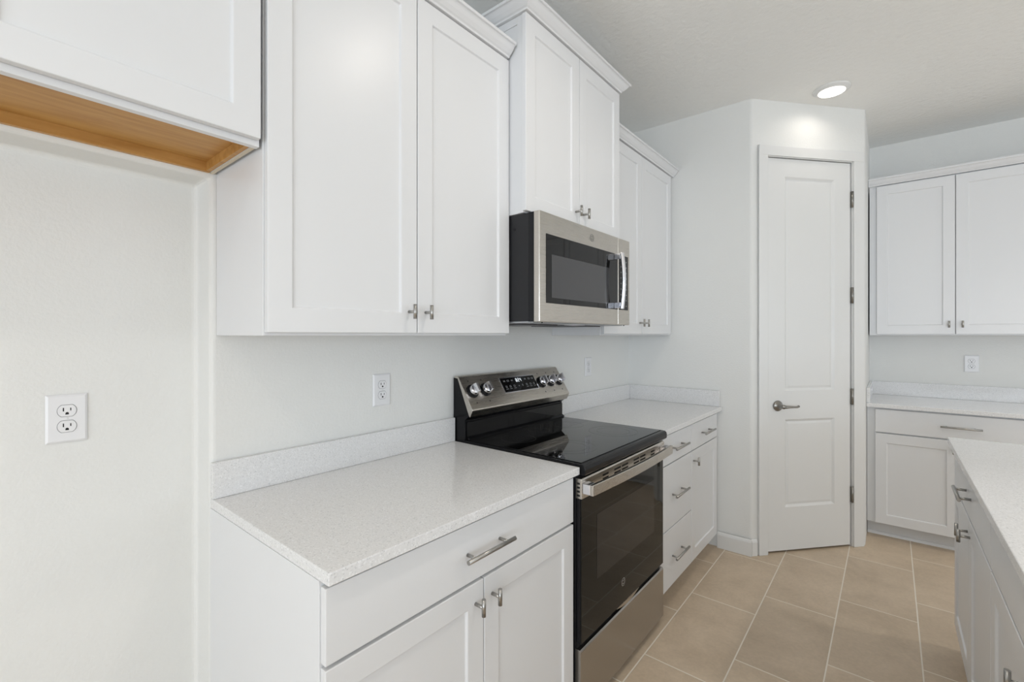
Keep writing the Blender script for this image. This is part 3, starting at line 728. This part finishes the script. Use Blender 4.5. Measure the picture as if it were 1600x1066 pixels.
emblem(RUN_L, 1.262, 0.6506, 0.375, 0.0165, od, 'grey', 'black')
# oven handle: bowed flat bar on two chrome ends
m = MB(RUN_L); n = 24; vs = []
for i in range(n + 1):
    u = i / n; s = RY0 + 0.003 + (RY1 - RY0 - 0.006) * u; bow = 0.012 * math.sin(math.pi * u)
    for a, b in ((0.683, 0.819), (0.697, 0.819), (0.697, 0.857), (0.683, 0.857)): vs.append((s, a + bow, b - 0.0))
fs = [tuple([0, 1, 2, 3]), tuple([4 * n + 3, 4 * n + 2, 4 * n + 1, 4 * n])]
for i in range(n):
    for k in range(4): fs.append((4 * i + k, 4 * i + (k + 1) % 4, 4 * i + 4 + (k + 1) % 4, 4 * i + 4 + k))
m.add(vs, fs); hb = m.build('door_handle', 'steel', od, 0.002)
MB(RUN_L).box(RY0 + 0.003, RY0 + 0.040, VF + 0.0005, 0.6835, 0.820, 0.856).build('handle_post', 'chrome', hb, 0.0015)
MB(RUN_L).box(RY1 - 0.055, RY1 - 0.012, VF + 0.0005, 0.684, 0.820, 0.856).build('handle_post', 'chrome', hb, 0.0015)
# storage drawer with a scooped grip
m = MB(RUN_L); m.prism([(0.626, 0.034), (0.646, 0.034), (0.650, 0.040), (0.650, 0.262), (0.646, 0.268), (0.626, 0.268)], RY0 - 0.001, RY1 + 0.001)
dw = m.build('storage_drawer', 'drawersteel', RG, 0.0015)
MB(RUN_L).box(RY0 + 0.004, RY1 - 0.004, 0.600, 0.632, 0.262, 0.290).build('drawer_recess', 'blackmatte', RG)
m = MB(RUN_L); n = 16; vs = []
for i in range(n + 1):
    u = i / n; s = 1.205 + 0.21 * u; dp_ = 0.016 * math.sin(math.pi * u) + 0.0005
    vs += [(s, 0.6495, 0.2885), (s, 0.6495, 0.2885 - dp_), (s, 0.638, 0.2885 - dp_ * 0.6)]
fs = []
for i in range(n):
    for k in range(2): fs.append((3 * i + k, 3 * i + k + 1, 3 * i + 3 + k + 1, 3 * i + 3 + k))
m.add(vs, fs); m.build('drawer_grip', 'steel', dw)

# ------------------------------------------------------------------ microwave
MW = thing('microwave', (0.24, 1.31, 1.424), 'stainless over-the-range microwave with black window, hung above the range', 'microwave')
MY0, MY1, MZ0, MZ1 = 0.930, 1.690, 1.426, 1.845
MB(RUN_L).box(MY0 + 0.001, MY1 - 0.001, 0.002, 0.446, MZ0 + 0.004, MZ1).build('housing', 'darkgrey', MW, 0.002)
MB(RUN_L).box(MY0 + 0.0002, MY1 - 0.0002, 0.418, 0.4475, MZ0 + 0.002, MZ1 + 0.0005).build('front_collar', 'blackmatte', MW, 0.001)
MFX = 0.476; SP = 1.567
dr = MB(RUN_L).box(MY0 - 0.006, SP - 0.001, 0.449, MFX, MZ0, MZ1).build('microwave_door', 'steel', MW, 0.003)
cpn = MB(RUN_L).box(SP + 0.001, MY1 + 0.002, 0.449, MFX, MZ0, MZ1).build('control_panel', 'steel', MW, 0.003)
MB(RUN_L).box(0.966, 1.560, MFX, MFX + 0.0015, 1.499, 1.764).build('door_glass', 'glass', dr, 0.001)
MB(RUN_L).box(1.002, 1.470, MFX + 0.0015, MFX + 0.0022, 1.521, 1.688).build('door_window', 'micwin', dr, 0.0004)
kp = MB(RUN_L).box(1.574, 1.672, MFX, MFX + 0.0015, 1.499, 1.764).build('keypad', 'glass', cpn, 0.001)
m = MB(RUN_L)
for r_ in range(9):
    zz = 1.735 - r_ * 0.027
    for c_ in range(3):
        s = 1.594 + c_ * 0.028; m.box(s - 0.0035, s + 0.0035, MFX + 0.0016, MFX + 0.0018, zz - 0.0015, zz + 0.0015)
        m.box(s - 0.0006, s + 0.0006, MFX + 0.0016, MFX + 0.0018, zz - 0.004, zz + 0.004)
m.build('keypad_markings', 'icon', kp)
emblem(RUN_L, 1.315, MFX + 0.0008, 1.803, 0.017, dr, 'nickel', 'steel')
# bowed vertical handle
m = MB(RUN_L); n = 20; vs = []
for i in range(n + 1):
    u = i / n; z = 1.500 + 0.264 * u; bow = 0.010 * math.sin(math.pi * u)
    for a, b in ((1.520, 0.508), (1.546, 0.508), (1.548, 0.514), (1.540, 0.520), (1.526, 0.520), (1.518, 0.514)): vs.append((a, b + bow, z))
fs = [tuple(range(6)), tuple(6 * n + 5 - k for k in range(6))]
for i in range(n):
    for k in range(6): fs.append((6 * i + k, 6 * i + (k + 1) % 6, 6 * i + 6 + (k + 1) % 6, 6 * i + 6 + k))
m.add(vs, fs); hb = m.build('door_handle', 'chrome', dr, 0.001)
for z0, z1 in ((1.503, 1.530), (1.734, 1.761)):
    MB(RUN_L).box(1.521, 1.545, MFX + 0.0018, 0.510, z0, z1).build('handle_post', 'chrome', hb, 0.001)
# underside: grease filters, lamp lens and screws
m = MB(RUN_L).box(MY0 + 0.004, MY1 - 0.004, 0.02, 0.440, MZ0 - 0.003, MZ0 + 0.004); us = m.build('bottom_plate', 'shade', MW, 0.001)
for a, b in ((0.985, 1.250), (1.370, 1.640)):
    MB(RUN_L).box(a, b, 0.10, 0.34, MZ0 - 0.008, MZ0 - 0.003).build('grease_filter', 'grille', us, 0.002)
MB(RUN_L).box(1.27, 1.35, 0.36, 0.42, MZ0 - 0.006, MZ0 - 0.003).build('lamp_lens', 'plastic', us, 0.001)
for y in (0.960, 1.655): MB().cyl((0.462, y, MZ0 - 0.004), (0.462, y, MZ0), 0.003, n=10).build('screw', 'blackmatte', us)
MB().cyl((0.35, MY0 - 0.0006, 1.79), (0.35, MY0 + 0.002, 1.79), 0.006, n=14).build('side_screw', 'blackmatte', MW)
